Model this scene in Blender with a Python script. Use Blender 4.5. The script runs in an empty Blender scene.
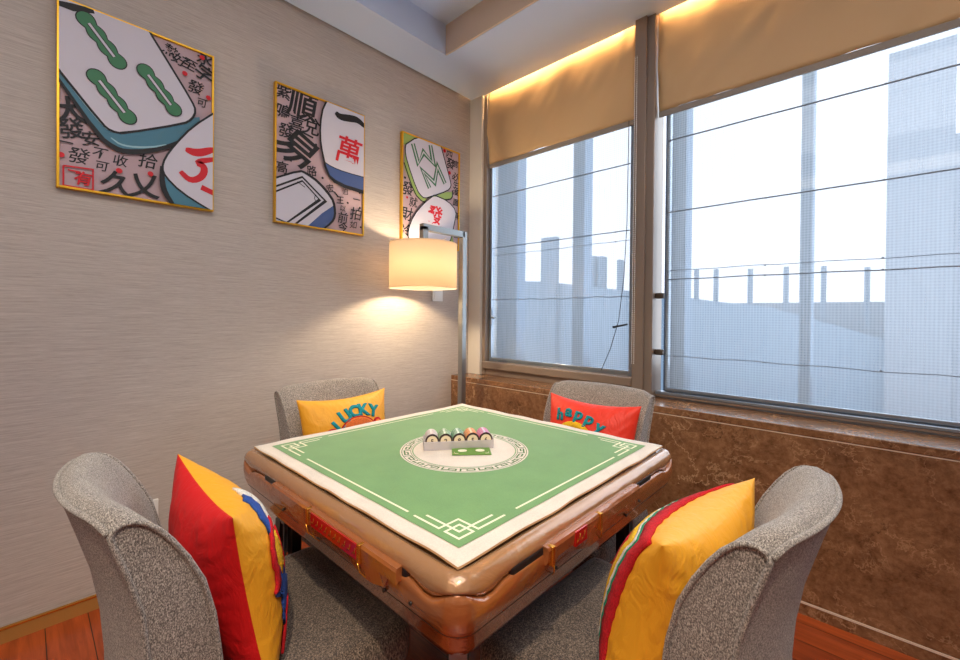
import bpy, bmesh, math, random
from mathutils import Vector, Matrix, noise
random.seed(7)
PI = math.pi
S = bpy.context.scene
COL = S.collection

# ---------------------------------------------------------------- camera
F, YAW, PITCH, ROLL = 427.06, 0.7557, -0.0068, 0.0091
fw = Vector((-math.sin(YAW)*math.cos(PITCH), math.cos(YAW)*math.cos(PITCH), math.sin(PITCH)))
r0 = Vector((math.cos(YAW), math.sin(YAW), 0)); u0 = r0.cross(fw)
rt = r0*math.cos(ROLL) + u0*math.sin(ROLL); up = rt.cross(fw)
cd = bpy.data.cameras.new('camera'); cam = bpy.data.objects.new('camera', cd); COL.objects.link(cam)
m = Matrix((rt, up, -fw)).transposed().to_4x4(); m.translation = Vector((2.387, -2.4336, 1.2478))
cam.matrix_world = m
cd.sensor_width = 36; cd.lens = F*36/960; cd.shift_x = 3.0/960; cd.shift_y = -12.3/960
cd.clip_start = 0.02; cd.clip_end = 500
S.camera = cam
S.view_settings.view_transform = 'Standard'; S.view_settings.look = 'None'
S.view_settings.exposure = 0.0; S.view_settings.gamma = 1; S.view_settings.use_curve_mapping = False
S.cycles.use_denoising = True
S.cycles.max_bounces = 10; S.cycles.transparent_max_bounces = 16
S.cycles.sample_clamp_indirect = 6; S.cycles.caustics_reflective = False; S.cycles.caustics_refractive = False

# ---------------------------------------------------------------- world
w = bpy.data.worlds.new('sky'); S.world = w; w.use_nodes = True
nt = w.node_tree; nt.nodes.clear()
out = nt.nodes.new('ShaderNodeOutputWorld'); bg = nt.nodes.new('ShaderNodeBackground')
tc = nt.nodes.new('ShaderNodeTexCoord'); sp = nt.nodes.new('ShaderNodeSeparateXYZ'); cr = nt.nodes.new('ShaderNodeValToRGB')
nt.links.new(tc.outputs['Generated'], sp.inputs[0]); nt.links.new(sp.outputs['Z'], cr.inputs[0])
cr.color_ramp.elements[0].color = (0.97, 0.965, 1.0, 1); cr.color_ramp.elements[1].color = (0.88, 0.92, 1.0, 1); cr.color_ramp.elements[1].position = 0.8
nt.links.new(cr.outputs[0], bg.inputs[0]); bg.inputs[1].default_value = 1.95
nt.links.new(bg.outputs[0], out.inputs[0])

def area(name, loc, rot, sx, sy, power, col, spread=PI):
    l = bpy.data.lights.new(name, 'AREA'); l.shape = 'RECTANGLE'; l.size = sx; l.size_y = sy; l.energy = power; l.color = col; l.spread = spread
    o = bpy.data.objects.new(name, l); COL.objects.link(o); o.location = loc; o.rotation_euler = rot
    return o
H = 2.949
# daylight that falls through the windows, and overhead fill lights added to brighten the room
area('daylight', (1.9, 0.75, 2.0), (math.radians(-101), 0, 0), 3.6, 2.2, 84, (0.82, 0.92, 1.0))
area('ceiling_fill_light', (2.5, -2.4, H+0.16), (0, 0, 0), 2.2, 2.0, 54, (1.0, 0.98, 0.965))
area('rear_fill_light', (2.2, -3.9, H-0.05), (0, 0, 0), 1.6, .5, 14, (1.0, 0.86, 0.68))  # added warm fill, out of view behind the camera

def spot(name, loc, target, power, col, size, blend, rad):
    l = bpy.data.lights.new(name, 'SPOT'); l.energy = power; l.color = col; l.spot_size = math.radians(size); l.spot_blend = blend; l.shadow_soft_size = rad
    o = bpy.data.objects.new(name, l); COL.objects.link(o); o.location = loc
    o.rotation_euler = (Vector(target)-Vector(loc)).to_track_quat('-Z', 'Y').to_euler(); return o
spot('recessed_spot_light', (2.75, -2.85, H+.15), (1.5, -1.55, .6), 150, (1.0, .84, .62), 62, .6, .05)
# ---------------------------------------------------------------- helpers
def srgb(r, g, b):
    f = lambda c: (c/255/12.92) if c/255 <= .04045 else ((c/255+.055)/1.055)**2.4
    return (f(r), f(g), f(b), 1)
def mat(name, col, rough=.5, metal=0, **k):
    mt = bpy.data.materials.new(name); mt.use_nodes = True
    b = mt.node_tree.nodes['Principled BSDF']
    b.inputs['Base Color'].default_value = col; b.inputs['Roughness'].default_value = rough; b.inputs['Metallic'].default_value = metal
    for kk, v in k.items(): b.inputs[kk.replace('_', ' ')].default_value = v
    return mt
def N(mt, t, **k):
    n = mt.node_tree.nodes.new(t)
    for kk, v in k.items():
        if kk in n.inputs.keys(): n.inputs[kk].default_value = v
        else: setattr(n, kk, v)
    return n
def LK(mt, a, b): mt.node_tree.links.new(a, b)
def P(mt): return mt.node_tree.nodes['Principled BSDF']
def coords(mt, scale=(1, 1, 1), src='Object', rot=(0, 0, 0)):
    t = N(mt, 'ShaderNodeTexCoord'); mp = N(mt, 'ShaderNodeMapping'); mp.inputs['Scale'].default_value = scale; mp.inputs['Rotation'].default_value = rot
    LK(mt, t.outputs[src], mp.inputs[0]); return mp.outputs[0]
def ramp(mt, fac, stops):
    r = N(mt, 'ShaderNodeValToRGB'); e = r.color_ramp.elements
    while len(e) < len(stops): e.new(.5)
    for i, (p, c) in enumerate(stops): e[i].position = p; e[i].color = c
    LK(mt, fac, r.inputs[0]); return r.outputs[0]
def noise_tex(mt, vec, scale, detail=4, rough=.55, dist=0):
    n = N(mt, 'ShaderNodeTexNoise'); n.inputs['Scale'].default_value = scale; n.inputs['Detail'].default_value = detail
    n.inputs['Roughness'].default_value = rough; n.inputs['Distortion'].default_value = dist
    LK(mt, vec, n.inputs['Vector']); return n.outputs['Fac']
def bump(mt, h, strength=.3, dist=.002):
    b = N(mt, 'ShaderNodeBump'); b.inputs['Strength'].default_value = strength; b.inputs['Distance'].default_value = dist
    LK(mt, h, b.inputs['Height']); LK(mt, b.outputs[0], P(mt).inputs['Normal'])
def mix(mt, fac, a, b, typ='MIX'):
    n = N(mt, 'ShaderNodeMix', data_type='RGBA', blend_type=typ)
    if isinstance(fac, (int, float)): n.inputs[0].default_value = fac
    else: LK(mt, fac, n.inputs[0])
    for i, v in ((6, a), (7, b)):
        if isinstance(v, tuple): n.inputs[i].default_value = v
        else: LK(mt, v, n.inputs[i])
    return n.outputs[2]

# materials ----------------------------------------------------
M = {}
mt = M['wallpaper'] = mat('wallpaper', srgb(196, 184, 170), .8)
v = coords(mt, (1, 2.2, 95)); n1 = noise_tex(mt, v, 2.5, 6, .7); v2 = coords(mt, (1, 9, 230)); n2 = noise_tex(mt, v2, 3, 3)
LK(mt, mix(mt, .5, ramp(mt, n1, [(.3, srgb(150, 136, 126)), (.7, srgb(216, 206, 198))]), ramp(mt, n2, [(.3, srgb(168, 156, 147)), (.7, srgb(200, 190, 182))])), P(mt).inputs['Base Color'])
bump(mt, n1, .35, .002)
M['plaster'] = mat('plaster', srgb(214, 208, 200), .8)
M['ceiling'] = mat('ceiling_paint', srgb(208, 221, 244), .85)
M['tray'] = mat('tray_tan', srgb(222, 200, 178), .8)
# marble
mt = M['marble'] = mat('brown_marble', srgb(90, 62, 40), .22)
v = coords(mt, (1, 1, 1)); a = noise_tex(mt, v, 7, 12, .72, .5); b_ = noise_tex(mt, v, 42, 6, .7, .3)
base = mix(mt, .5, ramp(mt, a, [(.34, srgb(74, 46, 28)), (.48, srgb(128, 88, 58)), (.6, srgb(152, 110, 76)), (.72, srgb(98, 63, 40))]), ramp(mt, b_, [(.35, srgb(80, 50, 31)), (.5, srgb(124, 86, 58)), (.65, srgb(150, 112, 82))]))
def veins(off, sc, wd, g0):
    t = coords(mt, (1, 1, 1)); sh = N(mt, 'ShaderNodeVectorMath', operation='ADD'); LK(mt, t, sh.inputs[0]); sh.inputs[1].default_value = off
    n_ = noise_tex(mt, sh.outputs[0], sc, 7, .62, .25)
    r_ = ramp(mt, n_, [(.5-wd*2.2, (0, 0, 0, 1)), (.5-wd*.4, (.8, .8, .8, 1)), (.5+wd*.4, (.8, .8, .8, 1)), (.5+wd*2.2, (0, 0, 0, 1))])
    gt = ramp(mt, noise_tex(mt, sh.outputs[0], sc*.8, 2), [(g0, (0, 0, 0, 1)), (g0+.16, (1, 1, 1, 1))])
    return mix(mt, 1.0, r_, gt, 'MULTIPLY')
c_ = mix(mt, veins((3, 1, 2), 2.6, .0035, .42), base, srgb(196, 156, 118)); c_ = mix(mt, veins((8, 4, 5), 6.0, .005, .44), c_, srgb(176, 134, 98)); c_ = mix(mt, veins((1, 9, 7), 4.0, .004, .5), c_, srgb(60, 36, 22))
LK(mt, c_, P(mt).inputs['Base Color'])
mt2 = M['marble_top'] = mt.copy(); mt2.name = 'brown_marble_slab'
M['joint'] = mat('pale_joint', srgb(222, 200, 178), .5)
# floor
mt = M['floor'] = mat('wood_floor', srgb(150, 70, 35), .28)
v = coords(mt, (1, 1, 1)); br = N(mt, 'ShaderNodeTexBrick'); br.offset = .37
br.inputs['Scale'].default_value = 1; br.inputs['Brick Width'].default_value = 1.3; br.inputs['Row Height'].default_value = .125
br.inputs['Mortar Size'].default_value = .0016; br.inputs['Color1'].default_value = srgb(126, 46, 22); br.inputs['Color2'].default_value = srgb(190, 86, 38); br.inputs['Mortar'].default_value = srgb(46, 20, 10)
LK(mt, v, br.inputs['Vector'])
g = noise_tex(mt, coords(mt, (1.2, 14, 1)), 3, 6, .65, .8)
LK(mt, mix(mt, .75, br.outputs['Color'], ramp(mt, g, [(.3, (.38, .3, .26, 1)), (.62, (1, 1, 1, 1))]), 'MULTIPLY'), P(mt).inputs['Base Color'])
bump(mt, br.outputs['Fac'], -.2, .001)
M['floor_border'] = mat('skirting_wood', srgb(180, 132, 70), .3, .2)
M['bronze'] = mat('bronze_metal', srgb(146, 130, 118), .4, .4)
M['bronze_dark'] = mat('bronze_dark', srgb(84, 72, 62), .4, .5)
M['alu'] = mat('grey_aluminium', srgb(150, 160, 172), .3, .7)
M['blackp'] = mat('black_plastic', srgb(22, 22, 24), .4)
M['white'] = mat('white_plastic', srgb(232, 230, 226), .4)
M['black'] = mat('black_lacquer', srgb(28, 24, 22), .35)
# blind fabrics
def fabric(name, col, sc=700, rough=.85, bs=.25):
    mt = mat(name, col, rough); v = coords(mt); n = noise_tex(mt, v, sc, 2)
    LK(mt, mix(mt, .35, col, ramp(mt, n, [(.3, (.45, .45, .45, 1)), (.7, (1, 1, 1, 1))]), 'MULTIPLY'), P(mt).inputs['Base Color'])
    bump(mt, n, bs, .001); return mt
mt = M['valance'] = mat('cream_blind', srgb(214, 178, 132), .7)
M['hem'] = mat('blind_hem', srgb(150, 140, 130), .7)
def sheer(name, dens):
    mt = bpy.data.materials.new(name); mt.use_nodes = True; nt = mt.node_tree; nt.nodes.clear()
    o = nt.nodes.new('ShaderNodeOutputMaterial'); tr = nt.nodes.new('ShaderNodeBsdfTransparent'); tl = nt.nodes.new('ShaderNodeBsdfTranslucent'); df = nt.nodes.new('ShaderNodeBsdfDiffuse')
    tl.inputs[0].default_value = (.54, .57, .60, 1); df.inputs[0].default_value = (.66, .70, .73, 1); tr.inputs[0].default_value = (.87, .88, .895, 1)
    m1 = nt.nodes.new('ShaderNodeMixShader'); m1.inputs[0].default_value = .35; nt.links.new(tl.outputs[0], m1.inputs[1]); nt.links.new(df.outputs[0], m1.inputs[2])
    m2 = nt.nodes.new('ShaderNodeMixShader')
    c = nt.nodes.new('ShaderNodeTexCoord'); s1 = nt.nodes.new('ShaderNodeSeparateXYZ'); nt.links.new(c.outputs['Object'], s1.inputs[0])
    def lines(sock, per):
        a = nt.nodes.new('ShaderNodeMath'); a.operation = 'MULTIPLY'; a.inputs[1].default_value = 2*PI/per; nt.links.new(sock, a.inputs[0])
        b = nt.nodes.new('ShaderNodeMath'); b.operation = 'SINE'; nt.links.new(a.outputs[0], b.inputs[0]); return b.outputs[0]
    lx = lines(s1.outputs['X'], .0125); lz = lines(s1.outputs['Z'], .0125)
    ad = nt.nodes.new('ShaderNodeMath'); ad.operation = 'ADD'; nt.links.new(lx, ad.inputs[0]); nt.links.new(lz, ad.inputs[1])
    ns = nt.nodes.new('ShaderNodeTexNoise'); mp = nt.nodes.new('ShaderNodeMapping'); mp.inputs['Scale'].default_value = (60, 1, 2); nt.links.new(c.outputs['Object'], mp.inputs[0]); nt.links.new(mp.outputs[0], ns.inputs['Vector']); ns.inputs['Scale'].default_value = 2
    k = nt.nodes.new('ShaderNodeMath'); k.operation = 'MULTIPLY_ADD'; k.inputs[1].default_value = .045; k.inputs[2].default_value = dens-.07; nt.links.new(ad.outputs[0], k.inputs[0])
    k2 = nt.nodes.new('ShaderNodeMath'); k2.operation = 'MULTIPLY_ADD'; k2.inputs[1].default_value = .14; nt.links.new(ns.outputs['Fac'], k2.inputs[0]); nt.links.new(k.outputs[0], k2.inputs[2])
    nt.links.new(k2.outputs[0], m2.inputs[0]); nt.links.new(tr.outputs[0], m2.inputs[1]); nt.links.new(m1.outputs[0], m2.inputs[2]); nt.links.new(m2.outputs[0], o.inputs[0])
    return mt
M['sheer'] = sheer('sheer_mesh_fabric', .42)
M['rod'] = mat('blind_rod', srgb(128, 136, 146), .5)
def glass(name, col=(.93, .97, 1, 1), gl=.06, tint=1):
    mt = bpy.data.materials.new(name); mt.use_nodes = True; nt = mt.node_tree; nt.nodes.clear()
    o = nt.nodes.new('ShaderNodeOutputMaterial'); tr = nt.nodes.new('ShaderNodeBsdfTransparent'); g = nt.nodes.new('ShaderNodeBsdfGlossy'); mm = nt.nodes.new('ShaderNodeMixShader')
    tr.inputs[0].default_value = col; g.inputs['Roughness'].default_value = .03; mm.inputs[0].default_value = gl
    nt.links.new(tr.outputs[0], mm.inputs[1]); nt.links.new(g.outputs[0], mm.inputs[2]); nt.links.new(mm.outputs[0], o.inputs[0]); return mt
M['glass'] = glass('window_glass', (.92, .95, .985, 1))
M['acrylic'] = glass('clear_acrylic', (.95, .92, .92, 1), .12)
_n = M['acrylic'].node_tree; _d = _n.nodes.new('ShaderNodeBsdfDiffuse'); _d.inputs[0].default_value = (.85, .80, .80, 1); _m = _n.nodes.new('ShaderNodeMixShader'); _m.inputs[0].default_value = .38
_o = [x for x in _n.nodes if x.type == 'OUTPUT_MATERIAL'][0]; _src = _o.inputs[0].links[0].from_socket; _n.links.new(_src, _m.inputs[1]); _n.links.new(_d.outputs[0], _m.inputs[2]); _n.links.new(_m.outputs[0], _o.inputs[0])
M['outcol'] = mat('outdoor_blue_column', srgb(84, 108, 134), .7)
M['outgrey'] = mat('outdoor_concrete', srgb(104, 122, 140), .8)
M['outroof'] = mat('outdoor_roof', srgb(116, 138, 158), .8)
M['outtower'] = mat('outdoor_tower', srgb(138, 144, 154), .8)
# chair fabric
mt = M['tweed'] = mat('grey_tweed', srgb(120, 112, 106), .92, Sheen_Weight=.25)
v = coords(mt); n1 = noise_tex(mt, coords(mt, (1, 1, .55)), 500, 3, .75); n2 = noise_tex(mt, v, 14, 4)
c1 = ramp(mt, n1, [(.36, srgb(66, 60, 58)), (.5, srgb(138, 128, 120)), (.64, srgb(214, 204, 192))])
LK(mt, mix(mt, .35, c1, ramp(mt, n2, [(.3, (.62, .6, .6, 1)), (.7, (1, 1, 1, 1))]), 'MULTIPLY'), P(mt).inputs['Base Color']); bump(mt, n1, .7, .003)
mt = M['tweed_pipe'] = mt.copy(); mt.name = 'tweed_piping'
mt = M['tweed_seat'] = M['tweed'].copy(); mt.name = 'tweed_seat'
for nd in mt.node_tree.nodes:
    if nd.type == 'TEX_NOISE' and nd.inputs['Scale'].default_value > 100: nd.inputs['Scale'].default_value = 300
for nd in mt.node_tree.nodes:
    if nd.type == 'VALTORGB' and len(nd.color_ramp.elements) == 3:
        for e_, c_ in zip(nd.color_ramp.elements, ((36, 29, 25), (98, 82, 70), (176, 154, 134))): e_.color = srgb(*c_)
def cloth(name, col, br=.12):
    mt = mat(name, col, .55); v = coords(mt, (1, 1, .55)); n = noise_tex(mt, v, 20, 4, .55, 1.2); bump(mt, n, .42, .014); return mt
M['red'] = cloth('red_satin', srgb(206, 16, 22)); M['yellow'] = cloth('yellow_satin', srgb(240, 168, 38)); M['orange'] = cloth('orange_satin', srgb(240, 100, 30)); M['redorange'] = cloth('red_orange_satin', srgb(232, 52, 26))
def chen(name, col):
    mt = mat(name, col, .95); n = noise_tex(mt, coords(mt), 260, 2)
    LK(mt, mix(mt, .5, col, ramp(mt, n, [(.35, (.35, .35, .35, 1)), (.6, (1, 1, 1, 1))]), 'MULTIPLY'), P(mt).inputs['Base Color']); bump(mt, n, 1, .003); return mt
for k, c in dict(teal=(20, 150, 160), cred=(205, 14, 30), cblue=(40, 82, 168), cyellow=(248, 196, 30), cgreen=(20, 150, 110), cwhite=(238, 232, 220), corange=(240, 120, 50), cdark=(70, 30, 30)).items(): M[k] = chen('chenille_'+k, srgb(*c))
# table
mt = M['frame'] = mat('brown_glossy_plastic', srgb(180, 134, 94), .2, .3, Coat_Weight=1.0, Coat_Roughness=.06)
n = noise_tex(mt, coords(mt, (1, 1, 1.6)), 9, 5, .55, .8); bump(mt, n, .32, .02)
M['frame_low'] = mt.copy(); mt = M['frame_low']; mt.name = 'copper_brown_plastic'; P(mt).inputs['Base Color'].default_value = srgb(172, 104, 58)
M['gold'] = mat('gold_trim', srgb(226, 160, 62), .25, .9)
M['goldframe'] = mat('gold_picture_frame', srgb(236, 178, 40), .3, .55)
M['redfilm'] = mat('red_printed_film', srgb(176, 24, 18), .2, 0, Coat_Weight=1)
def felt(name, col):
    mt = mat(name, col, .9, Sheen_Weight=.3); n = noise_tex(mt, coords(mt), 260, 3); n2 = noise_tex(mt, coords(mt), 9, 3)
    c = mix(mt, .3, col, ramp(mt, n, [(.3, (.5, .5, .5, 1)), (.7, (1, 1, 1, 1))]), 'MULTIPLY')
    LK(mt, mix(mt, .25, c, ramp(mt, n2, [(.35, (.6, .6, .6, 1)), (.65, (1, 1, 1, 1))]), 'MULTIPLY'), P(mt).inputs['Base Color']); bump(mt, n, .3, .001); return mt
M['green'] = felt('green_felt', srgb(116, 164, 96)); M['cream'] = felt('cream_felt', srgb(240, 226, 208)); M['hemtan'] = mat('tan_hem', srgb(206, 160, 112), .9)
M['keygreen'] = mat('green_print', srgb(74, 114, 58), .8); M['linecream'] = mat('cream_print', srgb(240, 238, 205), .8)
# art
for k, c in dict(apink=(186, 158, 163), awhite=(206, 200, 210), ablack=(22, 20, 24), agreen=(60, 122, 84), ateal=(70, 122, 142), ahl=(150, 190, 200), ared=(206, 16, 34), ablue=(66, 88, 140), alime=(150, 172, 92)).items():
    M[k] = mat('paint_'+k, srgb(*c), .6)
M['steel'] = mat('brushed_steel', srgb(150, 150, 148), .32, .85)
mt = M['shade'] = bpy.data.materials.new('lamp_shade_linen'); mt.use_nodes = True; nt = mt.node_tree; nt.nodes.clear()
o_ = nt.nodes.new('ShaderNodeOutputMaterial'); tl = nt.nodes.new('ShaderNodeBsdfTranslucent'); df = nt.nodes.new('ShaderNodeBsdfDiffuse'); mm = nt.nodes.new('ShaderNodeMixShader')
tl.inputs[0].default_value = (1, .86, .68, 1); df.inputs[0].default_value = (.9, .84, .72, 1); mm.inputs[0].default_value = .22
nt.links.new(tl.outputs[0], mm.inputs[1]); nt.links.new(df.outputs[0], mm.inputs[2]); nt.links.new(mm.outputs[0], o_.inputs[0])
def emit(name, col, s):
    mt = bpy.data.materials.new(name); mt.use_nodes = True; b = P(mt); b.inputs['Base Color'].default_value = col
    b.inputs['Emission Color'].default_value = col; b.inputs['Emission Strength'].default_value = s; return mt
M['bulb'] = emit('lamp_bulb', (1, .77, .49, 1), 540)
M['led'] = emit('led_strip', (1, .62, .27, 1), 95)
M['downlight'] = emit('downlight_disc', (1, .9, .75, 1), 8)

# mesh helpers -------------------------------------------------
def add_box(bm, c, s, mi=0, rz=0, bev=0):
    g = bmesh.ops.create_cube(bm, size=1, matrix=Matrix.Translation(c) @ Matrix.Rotation(rz, 4, 'Z') @ Matrix.Diagonal((*s, 1)))
    fs = set(f for vv in g['verts'] for f in vv.link_faces)
    for f in fs: f.material_index = mi
    if bev:
        es = list(set(e for vv in g['verts'] for e in vv.link_edges))
        r = bmesh.ops.bevel(bm, geom=es, offset=bev, segments=3, affect='EDGES', profile=.5)
        for f in r['faces']: f.material_index = mi; f.smooth = True
def box(a, b, mi=0, bev=0, bm=None):
    bm = bm or bmesh.new()
    c = [(a[i]+b[i])/2 for i in range(3)]; s = [abs(b[i]-a[i]) for i in range(3)]
    add_box(bm, c, s, mi, 0, bev); return bm
def add_cyl(bm, p0, p1, r0, r1=None, seg=20, mi=0, caps=True):
    r1 = r0 if r1 is None else r1; p0 = Vector(p0); p1 = Vector(p1); d = p1-p0
    mx = Matrix.Translation((p0+p1)/2) @ d.to_track_quat('Z', 'Y').to_matrix().to_4x4()
    g = bmesh.ops.create_cone(bm, cap_ends=caps, segments=seg, radius1=r0, radius2=r1, depth=d.length, matrix=mx)
    for f in set(f for vv in g['verts'] for f in vv.link_faces):
        f.material_index = mi; f.smooth = len(f.verts) == 4
def add_tube(bm, pts, r, seg=8, closed=False, mi=0):
    pts = [Vector(p) for p in pts]; n = len(pts); rings = []
    up = Vector((0, 0, 1))
    for i, p in enumerate(pts):
        a = pts[(i-1) % n] if (closed or i > 0) else p; b = pts[(i+1) % n] if (closed or i < n-1) else p
        t = (b-a).normalized()
        if i == 0: nrm = t.orthogonal().normalized()
        else: nrm = (nrm - t*nrm.dot(t)).normalized()
        bi = t.cross(nrm)
        rings.append([bm.verts.new(p + (nrm*math.cos(2*PI*k/seg)+bi*math.sin(2*PI*k/seg))*r) for k in range(seg)])
    for i in range(n if closed else n-1):
        A, B = rings[i], rings[(i+1) % n]
        off = 0
        if closed and i == n-1:
            off = min(range(seg), key=lambda q: (A[0].co-B[q].co).length)
        for k in range(seg):
            f = bm.faces.new((A[k], A[(k+1) % seg], B[(k+1+off) % seg], B[(k+off) % seg])); f.smooth = True; f.material_index = mi
    if not closed:
        bm.faces.new(rings[0][::-1]).material_index = mi; bm.faces.new(rings[-1]).material_index = mi
def obj(name, bm, mats, parent=None, smooth=False, recalc=True):
    if recalc: bmesh.ops.recalc_face_normals(bm, faces=bm.faces[:])
    me = bpy.data.meshes.new(name)
    if smooth:
        for f in bm.faces: f.smooth = True
    bm.to_mesh(me); bm.free()
    for q in (mats if isinstance(mats, (list, tuple)) else [mats]): me.materials.append(M[q] if isinstance(q, str) else q)
    o = bpy.data.objects.new(name, me); COL.objects.link(o)
    if parent: o.parent = parent
    return o
def tag(o, label=None, cat=None, group=None, kind=None):
    if label: o['label'] = label
    if cat: o['category'] = cat
    if group: o['group'] = group
    if kind: o['kind'] = kind
    return o
def thing(name, label, cat, loc=(0, 0, 0), rz=0, group=None):
    o = bpy.data.objects.new(name, None); COL.objects.link(o); o.location = loc; o.rotation_euler = (0, 0, rz); o.empty_display_size = .05
    return tag(o, label, cat, group)
def struct(name, bm, mats, parent=None, **k):
    o = obj(name, bm, mats, parent, **k)
    if not parent: o['kind'] = 'structure'
    return o
def copy_tree(o, parent=None):
    c = o.copy(); COL.objects.link(c)
    if parent: c.parent = parent; c.matrix_parent_inverse = o.matrix_parent_inverse.copy()
    for ch in list(o.children): copy_tree(ch, c)
    return c
FONT = None
def text_polys(s, h=1.0, bold=0.0):
    cu = bpy.data.curves.new('t', 'FONT'); cu.body = s; cu.size = h; cu.align_x = 'CENTER'; cu.align_y = 'CENTER'; cu.offset = bold; cu.resolution_u = 4
    o = bpy.data.objects.new('t', cu); COL.objects.link(o)
    dg = bpy.context.evaluated_depsgraph_get(); me = bpy.data.meshes.new_from_object(o.evaluated_get(dg))
    vs = [(v.co.x, v.co.y) for v in me.vertices]; fs = [tuple(p.vertices) for p in me.polygons]
    bpy.data.objects.remove(o); bpy.data.curves.remove(cu); bpy.data.meshes.remove(me)
    if vs:   # centre on its own box
        x = [a for a, b in vs]; y = [b for a, b in vs]; cx = (min(x)+max(x))/2; cy = (min(y)+max(y))/2
        vs = [(a-cx, b-cy) for a, b in vs]
    return vs, fs
def stroke_poly(pts, w, taper=False):
    """outline (quads) of a polyline with width w (list or number)"""
    n = len(pts); ws = w if isinstance(w, (list, tuple)) else [w]*n
    L, R = [], []
    for i in range(n):
        a = pts[max(i-1, 0)]; b = pts[min(i+1, n-1)]
        tx, ty = b[0]-a[0], b[1]-a[1]; l = math.hypot(tx, ty) or 1; nx, ny = -ty/l, tx/l
        k = 1
        if 0 < i < n-1:
            d1 = (pts[i][0]-a[0], pts[i][1]-a[1]); l1 = math.hypot(*d1) or 1
            c = abs((-d1[1]/l1)*nx + (d1[0]/l1)*ny); k = 1/max(c, .45)
        L.append((pts[i][0]+nx*ws[i]/2*k, pts[i][1]+ny*ws[i]/2*k)); R.append((pts[i][0]-nx*ws[i]/2*k, pts[i][1]-ny*ws[i]/2*k))
    return [[L[i], L[i+1], R[i+1], R[i]] for i in range(n-1)]
def smooth_line(pts, it=2, closed=False):
    for _ in range(it):
        q = []
        n = len(pts)
        rng = range(n if closed else n-1)
        if not closed: q.append(pts[0])
        for i in rng:
            a, b = pts[i], pts[(i+1) % n]
            q += [(a[0]*.75+b[0]*.25, a[1]*.75+b[1]*.25), (a[0]*.25+b[0]*.75, a[1]*.25+b[1]*.75)]
        if not closed: q.append(pts[-1])
        pts = q
    return pts

# ---------------------------------------------------------------- room shell
XR, YR = 4.6, -4.6
struct('floor', box((0, YR, -.1), (XR, 0, 0)), 'floor')
struct('wall_left', box((-.12, YR, -.1), (0, .3, H+.3)), 'wallpaper')
struct('wall_right', box((XR, YR, -.1), (XR+.12, .3, H+.3)), 'wallpaper')
struct('wall_rear', box((-.12, YR-.12, -.1), (XR+.12, YR, H+.3)), 'wallpaper')
# ceiling with its recessed tray
bm = bmesh.new(); X0, Y0, X1, Y1 = .296, -.526, 4.2, -4.1; HT = H+.175
box((.012, Y0, H), (XR, -.12, HT+.02), bm=bm); box((.012, -.12, H), (XR, .016, H+.012), bm=bm); box((.012, YR, H), (XR, Y1, HT+.02), bm=bm)
box((.012, Y1, H), (X0, Y0, HT+.02), bm=bm); box((X1, Y1, H), (XR, Y0, HT+.02), bm=bm)
box((0, YR, HT+.02), (XR, .3, HT+.125), bm=bm)
cl = struct('ceiling', bm, 'ceiling')
bm = bmesh.new(); box((X0, Y0-.012, H+.003), (X1, Y0, HT+.02), bm=bm)
struct('trim_1', bm, 'tray')  # tan slab on the window-side face of the tray only
# left skirting: wood with a bright metal edge
bm = box((0, YR, 0), (.014, -.19, .052)); box((0, YR, .052), (.016, -.19, .058), 1, bm=bm)
struct('baseboard_left', bm, ['floor_border', 'gold'])
# window wall: marble dado, strip of plaster, header
LZ, LD = .749, -.183
bm = box((0, LD, .055), (XR, .2, LZ-.003)); box((0, LD+.002, LZ-.003), (XR, .2, LZ+.002), 1, bm=bm)
box((0, LD-.002, LZ+.002), (XR, .2, .785), 0, .004, bm=bm); box((0, LD-.004, .047), (XR, LD+.01, .055), 1, bm=bm); box((0, LD-.002, 0), (XR, .2, .047), 0, bm=bm)
struct('wall_window', bm, ['marble', 'joint'])
bm = box((0, 0.0, .785), (.125, .2, H+.3)); box((.125, .13, H+.02), (XR, .3, H+.3), bm=bm); box((0, .02, H+.14), (XR, .3, H+.3), bm=bm)
struct('trim_2', bm, 'plaster')

# ---------------------------------------------------------------- windows
def window(n, xa, xb, zb, blind_y, sash):
    r = bpy.data.objects.new('window_%d' % n, None); COL.objects.link(r); r['kind'] = 'structure'
    return r
W1 = window(1, 0, 0, 0, 0, 0); W2 = window(2, 0, 0, 0, 0, 0); W1.location.y = W2.location.y = .03
# left bay
bm = box((.125, -.005, .785), (.160, .11, H+.1), 0, .003)
box((.160, .0, .785), (1.33, .11, .835), 0, .003, bm=bm); box((.145, -.03, .835), (1.335, .11, .888), 0, .006, bm=bm)
obj('frame', bm, 'bronze', W1)
bm = box((.165, .035, .888), (.185, .075, H)); box((1.29, .035, .888), (1.33, .075, H), bm=bm); box((.185, .04, .888), (1.29, .07, .905), bm=bm)
obj('sash', bm, 'alu', W1)
obj('pane', box((.17, .085, .88), (1.33, .09, H+.1)), 'glass', W1)
bm = box((.205, -.0, 1.22), (.245, .02, 1.235), 0, .003); box((.205, .0, 1.16), (.215, .02, 1.30), 0, .003, bm=bm)
obj('handle', bm, 'alu', W1)
# mullion between the bays
bm = box((1.338, -.035, .785), (1.455, .11, H+.1), 0, .004); box((1.345, -.052, .785), (1.412, -.03, H+.1), 0, .004, bm=bm)
mu = obj('mullion', bm, 'bronze', W1)
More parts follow.
